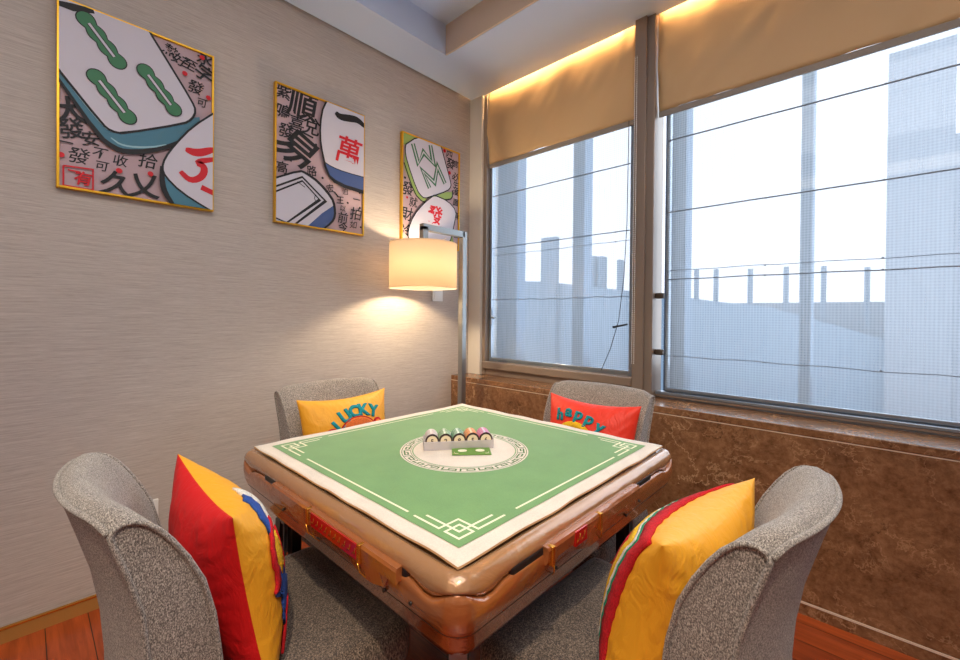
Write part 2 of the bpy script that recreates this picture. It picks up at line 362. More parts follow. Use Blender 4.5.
# right bay
bm = box((1.455, .016, .794), (3.62, .06, .8075), 0, .002)
box((3.62, -.035, .785), (3.74, .11, H+.1), 0, .004, bm=bm); box((3.74, 0, .785), (XR, .11, H+.1), bm=bm)
obj('frame', bm, 'bronze', W2)
bm = box((1.458, .012, .806), (3.62, .06, .823), 0, .004); box((1.497, .05, .823), (1.515, .08, H), bm=bm); box((1.515, .055, .823), (3.62, .08, .838), bm=bm); box((1.455, .03, .785), (3.62, .11, .797), bm=bm)
obj('sash', bm, 'alu', W2)
obj('pane', box((1.455, .088, .785), (3.62, .093, H+.1)), 'glass', W2)
for z in (1.365, 1.045):
    b_ = obj('bracket', box((1.455, -.005, z-.016), (1.502, .035, z+.016), 0, .008), 'bronze_dark', W2)

# blinds: an opaque folded cream shade over a sheer mesh shade, one pair per bay
def valance(nm, xa, xb, zlo, label, seed):
    bm = bmesh.new(); nx, nz = 70, 26; z1 = H+.13; V = []
    for j in range(nz+1):
        row = []
        for i in range(nx+1):
            u = i/nx; t = j/nz; x = xa+(xb-xa)*u; z = zlo+(z1-zlo)*t
            y = -.012 - .022*math.sin(PI*min(1, t*1.15))**.8
            y -= .016*(noise.noise(Vector((x*5+seed, z*2.0, 0)))+.5*noise.noise(Vector((x*13-z*9, z*6, seed))))*(1-t*.7)
            fold = abs((x-(xa+.08+t*.07))*math.cos(.9)+(z-zlo)*0.35-.02); y -= .010*math.exp(-(fold/.012)**2)
            fold = abs((xb-x)-.05-(1-t)*.10); y -= .012*math.exp(-(fold/.010)**2)*max(0, t-.25)
            row.append(bm.verts.new((x, y, z)))
        V.append(row)
    for j in range(nz):
        for i in range(nx): bm.faces.new((V[j][i], V[j][i+1], V[j+1][i+1], V[j+1][i])).smooth = True
    o = obj(nm, bm, 'valance', None); o.location.y = .06; tag(o, label, 'window blind')
    sm = o.modifiers.new('thick', 'SOLIDIFY'); sm.thickness = .003; sm.offset = 1
    obj('hem_bar', box((xa, -.016, zlo-.032), (xb, -.004, zlo), 0, .003), 'hem', o)
    return o
valance('cream_blind', .168, 1.326, 2.415, 'cream fabric blind glowing above the narrow left window bay', 1.3)
valance('cream_blind', 1.460, 3.61, 2.412, 'cream fabric blind glowing above the wide right window bay', 5.1)
def sheer_blind(xa, xb, zlo, y, rods, label, dots):
    bm = bmesh.new(); nx = 40; nz = 40; V = []
    for j in range(nz+1):
        z = zlo+(H-zlo)*j/nz
        V.append([bm.verts.new((xa+(xb-xa)*i/nx, y+.004*noise.noise(Vector((xa+(xb-xa)*i/nx*2, z*2, 3))), z)) for i in range(nx+1)])
    for j in range(nz):
        for i in range(nx): bm.faces.new((V[j][i], V[j][i+1], V[j+1][i+1], V[j+1][i])).smooth = True
    o = obj('sheer_blind', bm, 'sheer', None, recalc=False); o.location.y = .04; tag(o, label, 'sheer blind')
    for z, dz, w in rods:
        bm = bmesh.new()
        pts = [(xa+(xb-xa)*i/24, y-.006, z+dz*math.sin(i/24*PI*3)*.4+dz*.5*math.sin(i*1.7)) for i in range(25)]
        add_tube(bm, pts, w, 6)
        if dots:
            x = xa+.05
            while x < xb: add_cyl(bm, (x, y-.009, z), (x, y-.003, z), .0045, seg=8); x += dots
        obj('rod', bm, 'rod', o)
    bm = box((xa, y-.008, zlo-.014), (xb, y+.008, zlo+.004), 0, .003)
    obj('bottom_bar', bm, 'alu', o)
    return o
sheer_blind(.19, 1.288, .915, .030, [(2.165, .001, .0035), (1.765, .001, .0030), (1.705, .003, .0016), (1.365, .006, .0022)], 'sheer white mesh shade over the narrow left window bay', .48)
sheer_blind(1.505, 3.61, .842, .030, [(2.24, .001, .0038), (1.835, .001, .0034), (1.455, .003, .0028), (1.505, .004, .0016), (1.025, .006, .0018)], 'sheer white mesh shade over the wide right window bay', .42)
# ball chain on the mullion and loose cord with a toggle
bm = bmesh.new()
for sx in (0, .012):
    add_cyl(bm, (1.362+sx, -.058, .98), (1.362+sx, -.058, 2.72), .0012, seg=6)
    for i in range(145): bmesh.ops.create_icosphere(bm, subdivisions=1, radius=.0032, matrix=Matrix.Translation((1.362+sx, -.058, .98+i*.012)))
tag(obj('bead_chain', bm, 'white'), 'thin bead chain hanging down the metal post between the windows', 'blind chain')
c_ = thing('pull_cord', 'thin dark pull cord with black toggle slanting across left window', 'pull cord', (1.25, .01, 1.2))
bm = bmesh.new(); add_tube(bm, [(.05, 0, 1.2), (.045, 0, .6), (.03, 0, .28), (0, 0, .02), (-.05, 0, -.15), (-.11, 0, -.29)], .0022, 6); obj('cord', bm, 'blackp', c_)
bm = bmesh.new(); add_cyl(bm, (-.035, 0, -.02), (.055, 0, .0), .007, .005, seg=10); obj('toggle', bm, 'blackp', c_)
# warm strip hidden in the slot above the blinds
tag(obj('cove_light_strip', box((.16, -.02, H+.118), (XR, .028, H+.124)), 'led'), 'warm light strip in the ceiling slot above the blinds', 'light strip')

# ---------------------------------------------------------------- outside
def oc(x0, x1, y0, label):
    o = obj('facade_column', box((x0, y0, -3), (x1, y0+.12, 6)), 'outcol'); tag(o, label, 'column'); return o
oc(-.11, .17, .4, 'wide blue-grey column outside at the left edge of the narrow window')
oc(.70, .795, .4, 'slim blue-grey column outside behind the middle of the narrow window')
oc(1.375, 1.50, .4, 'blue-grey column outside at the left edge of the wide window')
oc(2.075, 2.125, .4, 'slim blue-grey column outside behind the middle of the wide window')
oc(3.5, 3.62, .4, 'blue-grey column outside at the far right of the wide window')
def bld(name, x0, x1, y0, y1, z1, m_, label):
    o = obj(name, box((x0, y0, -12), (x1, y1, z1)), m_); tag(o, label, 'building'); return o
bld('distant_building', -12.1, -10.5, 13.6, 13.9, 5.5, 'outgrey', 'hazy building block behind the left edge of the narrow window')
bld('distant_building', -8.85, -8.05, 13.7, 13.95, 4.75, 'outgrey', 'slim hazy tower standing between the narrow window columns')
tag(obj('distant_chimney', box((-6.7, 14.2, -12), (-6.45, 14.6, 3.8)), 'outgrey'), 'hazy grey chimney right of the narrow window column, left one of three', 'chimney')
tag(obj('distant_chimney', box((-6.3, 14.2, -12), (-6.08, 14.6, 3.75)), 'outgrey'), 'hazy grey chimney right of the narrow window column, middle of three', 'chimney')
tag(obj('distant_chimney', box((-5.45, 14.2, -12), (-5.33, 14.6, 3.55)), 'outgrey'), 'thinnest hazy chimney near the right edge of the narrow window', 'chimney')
# roof opposite with its sloping parapet
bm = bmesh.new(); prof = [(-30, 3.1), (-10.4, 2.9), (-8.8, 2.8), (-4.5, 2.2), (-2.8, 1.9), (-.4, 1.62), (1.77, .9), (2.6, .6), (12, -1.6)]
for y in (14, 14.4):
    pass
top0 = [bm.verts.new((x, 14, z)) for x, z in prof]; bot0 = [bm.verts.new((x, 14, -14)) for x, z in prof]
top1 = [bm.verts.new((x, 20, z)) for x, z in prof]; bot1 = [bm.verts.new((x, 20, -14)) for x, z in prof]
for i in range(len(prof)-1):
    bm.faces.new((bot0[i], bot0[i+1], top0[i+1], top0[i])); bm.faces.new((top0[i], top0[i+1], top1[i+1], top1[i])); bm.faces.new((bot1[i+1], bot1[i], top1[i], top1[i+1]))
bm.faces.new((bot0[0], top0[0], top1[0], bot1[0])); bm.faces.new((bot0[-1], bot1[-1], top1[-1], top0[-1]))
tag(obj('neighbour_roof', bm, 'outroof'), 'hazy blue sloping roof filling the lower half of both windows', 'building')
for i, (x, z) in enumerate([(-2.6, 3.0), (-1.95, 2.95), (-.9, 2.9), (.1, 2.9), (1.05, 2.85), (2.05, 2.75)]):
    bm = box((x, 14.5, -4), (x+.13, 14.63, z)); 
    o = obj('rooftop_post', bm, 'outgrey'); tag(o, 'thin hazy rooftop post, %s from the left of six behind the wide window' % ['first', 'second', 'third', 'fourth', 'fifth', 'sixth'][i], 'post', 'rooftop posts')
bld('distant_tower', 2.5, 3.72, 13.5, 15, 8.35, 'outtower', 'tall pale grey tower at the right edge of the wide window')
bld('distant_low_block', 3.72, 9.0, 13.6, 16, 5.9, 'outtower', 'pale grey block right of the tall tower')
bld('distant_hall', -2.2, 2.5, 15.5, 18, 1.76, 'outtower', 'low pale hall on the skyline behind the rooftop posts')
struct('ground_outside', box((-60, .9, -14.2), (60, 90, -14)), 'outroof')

# ---------------------------------------------------------------- pictures
AW, AH = .545, .752
def picture(y0, label, fn):
    r = thing('framed_picture', label, 'picture', (0, y0, 1.7367), 0, 'mahjong pictures on the left wall')
    bm = bmesh.new(); t = .009; d = .028
    for a, b in [((.0, 0, 0), (d, t, AH)), ((0, AW-t, 0), (d, AW, AH)), ((0, t, 0), (d, AW-t, t)), ((0, t, AH-t), (d, AW-t, AH))]: box(a, b, 0, .0015, bm=bm)
    obj('frame', bm, 'goldframe', r)
    bm = bmesh.new(); mats = ['apink', 'awhite', 'ablack', 'agreen', 'ateal', 'ahl', 'ared', 'ablue', 'alime']
    box((.002, .004, .004), (.018, AW-.004, AH-.004), 0, bm=bm)
    st = {'l': 0}
    def clip(poly):
        lo, hi = .011, .989
        for ax, lim, sg in ((0, .012, 1), (0, .988, -1), (1, .009, 1), (1, .991, -1)):
            q = []
            for i in range(len(poly)):
                a, b = poly[i-1], poly[i]; ia = (a[ax]-lim)*sg >= 0; ib = (b[ax]-lim)*sg >= 0
                if ia != ib:
                    tt = (lim-a[ax])/(b[ax]-a[ax]); q.append((a[0]+(b[0]-a[0])*tt, a[1]+(b[1]-a[1])*tt))
                if ib: q.append(b)
            poly = q
            if not poly: return poly
        return poly
    def tri(poly, mi, x):
        p = clip(poly)
        if len(p) < 3: return
        vs = [bm.verts.new((x, a*AW, b*AH)) for a, b in p]
        try:
            f = bm.faces.new(vs); f.material_index = mi
        except ValueError: pass
    def layer(): st['l'] += 1; return .0182+.00035*st['l']
    class A: pass
    a = A()
    def poly(pts, mi, sm=0):
        x = layer(); p = smooth_line(pts, sm, True) if sm else pts
        from mathutils.geometry import tessellate_polygon
        for t3 in tessellate_polygon([[Vector((q[0], q[1], 0)) for q in p]]): tri([p[k] for k in t3], mi, x)
    def line(pts, w, mi, sm=0, closed=False):
        x = layer(); p = smooth_line(pts, sm) if sm else pts
        n = len(p); ws = w
        if isinstance(w, tuple): ws = [w[0]+(w[1]-w[0])*math.sin(PI*(i+.3)/(n-.4))for i in range(n)]
        # in metres
        pm = [(q[0]*AW, q[1]*AH) for q in p]
        for q4 in stroke_poly(pm, ws): tri([(q[0]/AW, q[1]/AH) for q in q4], mi, x)
    def ch(s, u, v_, h, mi=2, bold=.018, rot=0, sx=1):
        bold *= .42; h *= .84; sh_ = lambda q: q[0]*sx+q[1]*.16
        vs, fs = text_polys(s, 1.0, bold); x = layer(); c, s_ = math.cos(rot), math.sin(rot)
        for f in fs:
            tri([(u+(sh_(vs[k])*c-vs[k][1]*s_)*h/AW, v_+(sh_(vs[k])*s_+vs[k][1]*c)*h/AH) for k in f], mi, x)
    def dot(u, v_, r_=.011, mi=6):
        poly([(u+math.cos(k*PI/5)*r_/AW, v_+math.sin(k*PI/5)*r_/AH) for k in range(10)], mi)
    a.poly, a.line, a.ch, a.dot = poly, line, ch, dot
    fn(a)
    obj('canvas', bm, mats, r, recalc=False)
    return r
def bamboo(a, p0, p1):
    p0 = (p0[0]*AW, p0[1]*AH); p1 = (p1[0]*AW, p1[1]*AH); d = (p1[0]-p0[0], p1[1]-p0[1]); l = math.hypot(*d); t = (d[0]/l, d[1]/l); nn = (-t[1], t[0])
    def out(ex):
        pts = []
        for s in (1, -1):
            for i in range(25):
                k = i/24 if s == 1 else 1-i/24
                w_ = .020+.008*abs(math.cos(k*PI*3))+ex; kk = -.04+1.08*k
                pts.append(((p0[0]+t[0]*l*kk+nn[0]*s*w_)/AW, (p0[1]+t[1]*l*kk+nn[1]*s*w_)/AH))
            for i in range(1, 9):
                a_ = PI*i/9; k0 = 1.04 if s == 1 else -.04; w_ = .028+ex
                al = k0*l+s*w_*math.sin(a_); cr_ = s*w_*math.cos(a_)
                pts.append(((p0[0]+t[0]*al+nn[0]*cr_)/AW, (p0[1]+t[1]*al+nn[1]*cr_)/AH))
        return pts
    a.poly(out(.004), 2); a.poly(out(0), 3)
    q0 = (p0[0]+d[0]*.06, p0[1]+d[1]*.06); q1 = (p0[0]+d[0]*.92, p0[1]+d[1]*.92)
    u = lambda q: (q[0]/AW, q[1]/AH)
    a.line([u(q0), u(q1)], .016, 2); a.line([u(q0), u(q1)], .0095, 1)
def art1(a):
    kan = [(0.121, 0.188), (0.24, 0.224), (0.25, 0.155), (0.36, 0.207), (0.534, 0.24), (0.817, 0.894), (0.68, 0.935), (0.75, 0.90), (0.862, 0.765), (0.91, 0.679), (0.076, 0.324), (0.185, 0.293), (0.069, 0.419), (0.34, 0.072), (0.508, 0.085), (0.93, 0.87), (0.145, 0.068), (0.046, 0.244), (.93, .965)]
    for s, (u, v), h, b, ro in zip('發不可收拾至熱好發可發安大久乂字有一永', kan, (.082, .062, .055, .062, .085, .07, .07, .07, .08, .055, .1, .075, .13, .13, .14, .1, .07, .06, .08), (.018, .018, .016, .016, .018, .03, .03, .03, .018, .018, .03, .03, .05, .05, .05, .04, .05, .02, .04), (0, 0, 0, 0, 0, -.2, -.3, -.3, -.1, 0, .3, .2, .3, 0, .1, -.4, 0, 0, 0)):
        a.ch(s, u, v, h, 6 if s == '有' else 2, b, ro)
    seal = [(0.037, 0.118), (0.198, 0.126), (0.198, 0.014), (0.037, 0.014), (0.037, 0.118)]
    a.line(seal, .006, 6); a.line([(.06, .1), (.13, .098)], .006, 6)
    for d in [(0.908, 0.963), (0.78, 0.825), (0.35, 0.147), (0.547, 0.164), (0.024, 0.172), (0.956, 0.722)]: a.dot(*d)
    blue = [(0.0, 0.63), (0.25, 0.383), (0.299, 0.354), (0.369, 0.355), (0.771, 0.507), (0.848, 0.567), (0.888, 0.582), (0.894, 0.547), (0.794, 0.439), (0.71, 0.37), (0.539, 0.294), (0.391, 0.26), (0.319, 0.268), (0.229, 0.314), (0.0, 0.575)]
    a.poly(blue, 4); a.line(blue[8:], (.008, .022), 2, 1)
    a.line([(0.299, 0.321), (0.369, 0.288), (0.539, 0.315), (0.651, 0.358)], (.002, .008), 5, 2)
    a.line([(.04, .58), (.2, .43), (.28, .36)], (.002, .012), 5, 1)
    face = [(-0.05, 1.1), (0.472, 1.1), (0.527, 1.002), (0.639, 0.879), (0.829, 0.668), (0.862, 0.613), (0.831, 0.552), (0.771, 0.511), (0.369, 0.359), (0.299, 0.358), (0.25, 0.383), (-.02, 0.64)]
    a.poly(face, 1); a.line(face[1:], .009, 2, 1)
    a.line([(0.0, 0.955), (.08, .962), (.2, .985)], (.012, .03), 2)
    b = [(0.161, 0.919), (0.332, 0.762), (0.22, 0.627), (0.394, 0.466), (0.516, 0.746), (0.694, 0.587)]
    for i in (0, 2, 4): bamboo(a, b[i], b[i+1])
    a.poly([(0.62, 0.2), (0.635, 0.071), (0.688, 0.0), (1.0, 0.0), (0.749, 0.084), (0.642, 0.159)], 4)
    a.line([(0.62, 0.22), (0.622, 0.12), (0.645, 0.06), (.7, 0)], (.012, .022), 2, 1)
    f2 = [(1.02, 0.65), (0.831, 0.504), (0.71, 0.37), (0.64, 0.274), (0.62, 0.211), (0.642, 0.163), (0.749, 0.088), (0.936, 0.014), (1.02, -.01)]
    a.poly(f2, 1); a.line(f2, .008, 2, 1)
    a.line([(0.783, 0.354), (0.87, 0.345), (1.0, 0.40)], (.012, .036), 6, 2)
    a.line([(1.0, 0.335), (0.857, 0.292), (0.93, 0.273), (0.91, 0.205), (0.82, 0.163), (0.747, 0.212)], (.018, .03), 6, 2)
    a.line([(0.9, 0.14), (1.0, 0.115)], .025, 6)
def art2(a):
    kan = [(0.087, 0.945), (0.286, 0.90), (0.084, 0.808), (0.22, 0.752), (0.375, 0.768), (0.11, 0.673), (0.215, 0.564), (0.321, 0.693), (0.072, 0.401), (0.38, 0.43), (0.583, 0.33), (0.705, 0.256), (0.738, 0.193), (0.738, 0.12), (0.905, 0.29), (0.897, 0.172), (0.738, 0.043), (0.866, 0.078), (0.76, 0.332), (0.651, 0.294)]
    for s, (u, v), h, b, ro in zip('紫順鳴喜兌發易一高路宏王以前一拍今如泊丶', kan, (.1, .2, .1, .11, .13, .1, .26, .1, .085, .075, .06, .06, .05, .085, .06, .1, .075, .06, .05, .08), (.04, .045, .04, .03, .03, .03, .05, .05, .02, .02, .02, .04, .02, .02, .05, .02, .03, .02, .02, .05), (0, 0, -.1, 0, 0, 0, -.5, -.2, 0, .2, .3, .1, 0, 0, 0, 0, 0, 0, .2, 0)):
        a.ch(s, u, v, h, 2, b, ro)
    for d in [(0.193, 0.821), (0.42, 0.635), (0.094, 0.464), (0.494, 0.395), (0.791, 0.245), (0.938, 0.349), (0.956, 0.067), (0.943, 0.226)]: a.dot(*d, .007, 2)
    edge = [(0.56, 1.06), (0.539, 1.008), (0.488, 0.921), (0.468, 0.836), (0.462, 0.754), (0.466, 0.676), (0.484, 0.6), (0.523, 0.486), (0.567, 0.423), (0.628, 0.393), (0.75, 0.371), (1.02, 0.36)]
    a.poly(edge+[(1.05, 1.06)], 7)
    a.poly(edge[:7]+[(0.506, 0.523), (0.596, 0.499), (0.75, 0.486), (1.02, 0.486), (1.05, 1.06)], 1)
    a.line([(0.506, 0.523), (0.596, 0.499), (0.75, 0.486), (1.02, 0.486)], .005, 2, 1)
    a.line(edge, [.01]*7+[.014]*2+[.022]*3, 2)
    a.line([(0.637, 0.935), (0.683, 0.909), (0.809, 0.929), (0.905, 0.942), (1.0, 0.905)], (.018, .042), 2, 2)
    a.ch('萬', .80, .665, .21, 6, .035, -.05)
    t2 = [(-.02, 0.30), (0.244, 0.405), (0.31, 0.398), (0.451, 0.353), (0.598, 0.256), (0.629, 0.199), (0.637, 0.119), (0.6, 0.063), (0.483, -.01), (-.02, -.02)]
    a.poly(t2, 7)
    a.poly(t2[:6]+[(0.615, 0.197), (0.483, 0.119), (0.341, 0.012), (.3, -.02), (-.02, -.02)], 1)
    a.line(t2[:9], (.008, .016), 2, 1)
    a.line([(-.01, 0.243), (0.27, 0.362), (0.525, 0.22), (0.18, -0.01)], .010, 2)
    a.line([(-.01, 0.206), (0.272, 0.333), (0.459, 0.22), (0.116, 0.005), (-0.015, 0.03)], .009, 2)
    a.line([(.22, .32), (.27, .3), (.3, .29)], .004, 2); a.line([(.41, .25), (.40, .22), (.42, .2)], .004, 2)
def art3(a):
    kan = [(0.103, 0.499), (0.191, 0.387), (0.092, 0.265), (0.085, 0.115), (0.806, 0.945), (0.831, 0.862), (0.93, 0.878), (0.921, 0.75), (0.932, 0.669), (0.93, 0.596), (0.93, 0.487), (0.93, 0.169), (0.945, 0.357)]
    for s, (u, v), h, b in zip('發就財冷四發言必生淮面通有', kan, (.12, .09, .12, .11, .08, .1, .07, .08, .07, .07, .07, .08, .07), (.035,)*13): a.ch(s, u, v, h, 2, b)
    for i, d in enumerate([(0.712, 0.966), (0.806, 0.766), (0.084, 0.414), (0.048, 0.587)]): a.dot(*d, .014 if i < 2 else .009, 6 if i != 3 else 2)
    a.poly([(-.01, 1.02), (-.01, 0.873), (0.055, 0.889), (0.30, 1.02)], 8)
    g1 = [(0.042, 0.836), (0.072, 0.742), (0.233, 0.503), (0.323, 0.45), (0.40, 0.445), (0.339, 0.402), (0.194, 0.466), (0.037, 0.675)]
    a.poly(g1, 8); a.line([(.03, .72), (0.194, 0.466), (0.339, 0.402), (.42, .43)], .009, 2, 1)
    a.poly([(0.492, 0.482), (0.769, 0.57), (0.853, 0.58), (0.855, 0.519), (0.736, 0.49)], 8); a.line([(.6, .47), (.736, .485), (.86, .515), (.86, .6)], .010, 2, 1)
    face = [(0.055, 0.889), (0.226, 0.992), (0.437, 1.04), (0.62, 1.03), (0.714, 0.867), (0.818, 0.687), (0.835, 0.635), (0.769, 0.579), (0.477, 0.48), (0.383, 0.45), (0.323, 0.45), (0.233, 0.503), (0.072, 0.742), (0.042, 0.836), (0.055, 0.889)]
    a.poly(face[:-1], 1); a.line(face, .008, 2, 1)
    W_ = [(0.163, 0.918), (0.253, 0.753), (0.335, 0.877), (0.508, 0.802), (0.453, 0.965)]
    M_ = [(0.444, 0.555), (0.319, 0.698), (0.53, 0.62), (0.577, 0.785), (0.717, 0.643)]
    for q in (W_, M_): a.line(q, .036, 2); a.line(q, .030, 3); a.line(q, .010, 1)
    a.poly([(0.842, 0.179), (0.776, 0.05), (0.9, 0.05)], 8)
    f2 = [(0.523, 0.5), (0.354, 0.402), (0.178, 0.26), (0.094, 0.116), (0.10, 0.03), (.3, .01), (0.80, 0.03), (0.9, 0.278), (0.934, 0.402), (0.771, 0.479), (0.523, 0.5)]
    a.poly(f2[:-1], 1, 1); a.line(f2, .008, 2, 1)
    a.ch('發', .54, .31, .17, 6, .05)
picture(-2.347, 'largest-looking framed picture, white mahjong tile with three green bamboo sticks', art1)
picture(-1.515, 'framed picture of a mahjong tile with a red character below a black stroke', art2)
picture(-.680, 'framed picture with green W and M strokes on a tile, behind the lamp', art3)

# small plates on the left wall
bm = box((0, -.385, 1.345), (.010, -.285, 1.43), 0, .003); s_ = obj('light_switch', bm, 'white'); tag(s_, 'white wall switch plate below the lamp shade', 'light switch')
obj('rocker', box((.010, -.37, 1.36), (.013, -.30, 1.415), 0, .002), 'white', s_)
bm = box((0, -2.10, .311), (.010, -2.012, .398), 0, .003); s_ = obj('wall_outlet', bm, 'white'); tag(s_, 'white wall outlet low on the wall behind the near left chair', 'outlet')
obj('socket_face', box((.010, -2.09, .322), (.0125, -2.024, .387), 0, .001), 'white', s_)

# ---------------------------------------------------------------- floor lamp
lp = thing('floor_lamp', 'brushed steel floor lamp with lit cream drum shade in the corner', 'floor lamp', (.3, -.366, 0))
obj('base', box((-.15, -.17, 0), (.15, .13, .018), 0, .005), 'steel', lp)
obj('pole', box((-.02, -.02, .018), (.02, .02, 1.815), 0, .002), 'steel', lp)
bm = box((-.02, -.366, 1.775), (.02, -.0, 1.815), 0, .002); box((-.02, -.366, 1.62), (.02, -.326, 1.80), 0, .002, bm=bm)
obj('arm', bm, 'steel', lp)
bm = bmesh.new(); sc_ = (0, -.349); R_ = .210
add_cyl(bm, (sc_[0], sc_[1], 1.412), (sc_[0], sc_[1], 1.686), R_, seg=64, caps=False)
sh = obj('lamp_shade', bm, 'shade', lp)
sd = sh.modifiers.new('t', 'SOLIDIFY'); sd.thickness = .0015; sd.offset = 0
for z in (1.412,):
    bm = bmesh.new(); add_tube(bm, [(sc_[0]+R_*math.cos(t*PI/24), sc_[1]+R_*math.sin(t*PI/24), z) for t in range(48)], .003, 6, True); obj('shade_rim', bm, 'shade', sh)
bm = bmesh.new()
for z in (1.686,): add_tube(bm, [(sc_[0]+R_*math.cos(t*PI/24), sc_[1]+R_*math.sin(t*PI/24), z) for t in range(48)], .003, 6, True)
for k in range(3): add_cyl(bm, (sc_[0], sc_[1], 1.66), (sc_[0]+R_*math.cos(k*2.1), sc_[1]+R_*math.sin(k*2.1), 1.70), .002, seg=6)
obj('shade_carrier', bm, 'shade', sh)
bm = bmesh.new(); add_cyl(bm, (sc_[0], sc_[1], 1.56), (sc_[0], sc_[1], 1.63), .018, seg=16); obj('socket', bm, 'white', lp)
bm = bmesh.new(); bmesh.ops.create_uvsphere(bm, u_segments=20, v_segments=12, radius=.034, matrix=Matrix.Translation((sc_[0], sc_[1], 1.525)) @ Matrix.Diagonal((1, 1, 1.15, 1)))
obj('bulb', bm, 'bulb', lp, smooth=True)

# ---------------------------------------------------------------- mahjong table
TX, TY = 1.307, -1.3634
tb = thing('mahjong_table', 'square automatic mahjong table with glossy brown frame and folding base', 'table', (TX, TY, 0))
def ring(h, rad, n=14, m_=26):
    """rounded square outline, counter-clockwise, with distance-to-corner for each point"""
    pts = []
    corners = [(h-rad, h-rad, 0), (-h+rad, h-rad, PI/2), (-h+rad, -h+rad, PI), (h-rad, -h+rad, 1.5*PI)]
    for ci, (cx, cy, a0) in enumerate(corners):
        for i in range(n+1):
            a = a0+PI/2*i/n; d = abs(i/n-.5)*rad*PI/2
            pts.append((cx+rad*math.cos(a), cy+rad*math.sin(a), d))
        nx_ = corners[(ci+1) % 4]; p0 = pts[-1]; a = a0+PI/2; p1 = (nx_[0]+rad*math.cos(nx_[2]), nx_[1]+rad*math.sin(nx_[2]))
        L = math.hypot(p1[0]-p0[0], p1[1]-p0[1])
        for i in range(1, m_):
            t = i/m_; t = .5-.5*math.cos(PI*t); q = min(t, 1-t)*L + rad*PI/4
            pts.append((p0[0]+(p1[0]-p0[0])*t, p0[1]+(p1[1]-p0[1])*t, q))
    return pts
def loft(prof, capb=True, capt=True):
    bm = bmesh.new(); rows = []
    for h, z, rad, wv in prof:
        row = []
        for x, y, d in ring(h, rad):
            dz = wv*(1.0*math.exp(-(d/.028)**2) - .75*math.exp(-((d-.075)/.032)**2))
            row.append(bm.verts.new((x, y, z+dz)))
        rows.append(row)
    for a, b in zip(rows, rows[1:]):
        n = len(a)
        for i in range(n): bm.faces.new((a[i], a[(i+1) % n], b[(i+1) % n], b[i])).smooth = True
    if capt: bm.faces.new(rows[0])
    if capb: bm.faces.new(rows[-1])
    return bm
upper = [(.505, .760, .03, 0), (.514, .768, .03, 0), (.524, .770, .03, 0), (.534, .767, .032, 0), (.541, .759, .035, 0), (.5455, .748, .036, .002), (.546, .738, .036, .008), (.542, .729, .036, .016), (.534, .7255, .036, .019)]
obj('padded_rim', loft(upper), 'frame', tb)
lower = [(.530, .7235, .036, .020), (.541, .7245, .036, .020), (.546, .722, .038, .018), (.5485, .715, .04, .012), (.549, .700, .04, .004), (.546, .675, .045, 0), (.541, .660, .048, 0), (.539, .656, .048, 0), (.535, .650, .045, 0), (.527, .620, .045, 0), (.517, .600, .045, 0), (.50, .586, .045, 0), (.47, .582, .045, 0)]
obj('lower_frame', loft(lower), 'frame_low', tb)
bm = bmesh.new()
for sgn in range(4): pass
add_tube(bm, [(x, y, .6565) for x, y, d in ring(.5385, .048)], .0016, 6, True)
obj('seam_line', bm, 'black', tb)
# four sides: slot, pull-out tray with clips and printed film
def side(k, slot, tray, red, clips):
    R = Matrix.Rotation(k*PI/2, 4, 'Z')
    def put(name, bm, mt_, par=tb):
        bmesh.ops.transform(bm, matrix=R @ Matrix.Translation((0, .025, .024)), verts=bm.verts[:]); return obj(name, bm, mt_, par)
    a0, a1 = slot
    put('slot', box((a0, -.572, .690), (a1, -.5, .716), 0, .008), 'blackp')
    t0, t1 = tray
    bm = bmesh.new(); n = 48; rows = []
    for i in range(n+1):
        x = t0+(t1-t0)*i/n; e = min(x-t0, t1-x)
        zb = .655 + .014*math.sin((x-t0)*22) + (.02 if e < .04 else 0)
        rows.append([bm.verts.new((x, -.545, .718)), bm.verts.new((x, -.584, .715)), bm.verts.new((x, -.587, .708)), bm.verts.new((x, -.584, .682)), bm.verts.new((x, -.579, zb)), bm.verts.new((x, -.545, zb-.002))])
    for A, B in zip(rows, rows[1:]):
        for j in range(5): bm.faces.new((A[j], A[j+1], B[j+1], B[j]))
    bm.faces.new(rows[0]); bm.faces.new(rows[-1])
    tr = put('tray_front', bm, 'frame_low')
    put('printed_panel', box((red[0], -.589, .676), (red[1], -.580, .7115), 0, .001), 'redfilm', tr)
    bm = bmesh.new()
    for i in range(int((red[1]-red[0])/.022)):
        x = red[0]+.012+i*.022; add_tube(bm, [(x-.008, -.5895, .684), (x, -.5897, .692), (x+.004, -.5897, .687), (x+.008, -.5895, .703)], .0007, 4)
    put('printed_marks', bm, 'gold', tr)
    for c in clips:
        bm = box((c-.006, -.591, .672), (c+.006, -.575, .716), 0, .002)
        add_tube(bm, [(c, -.591, .675), (c+.004, -.588, .655), (c+.016, -.576, .640), (c+.03, -.567, .632)], .0015, 6)
        put('clip', bm, 'gold', tr)
    for x, z in ((t0+.05, .648), (t1-.06, .64), (t1+.03, .655)):
        bm = bmesh.new(); add_cyl(bm, (x, -.568, z), (x, -.575, z), .004, seg=10); put('screw', bm, 'black')
side(0, (-.335, .40), (-.235, .385), (.02, .24), (0.0, .25))
side(1, (-.395, .33), (-.285, .20), (-.175, -.12), (-.27, -.05))
side(2, (-.335, .40), (-.235, .385), (.02, .24), (0.0, .25))
side(3, (-.335, .40), (-.235, .385), (.02, .24), (0.0, .25))
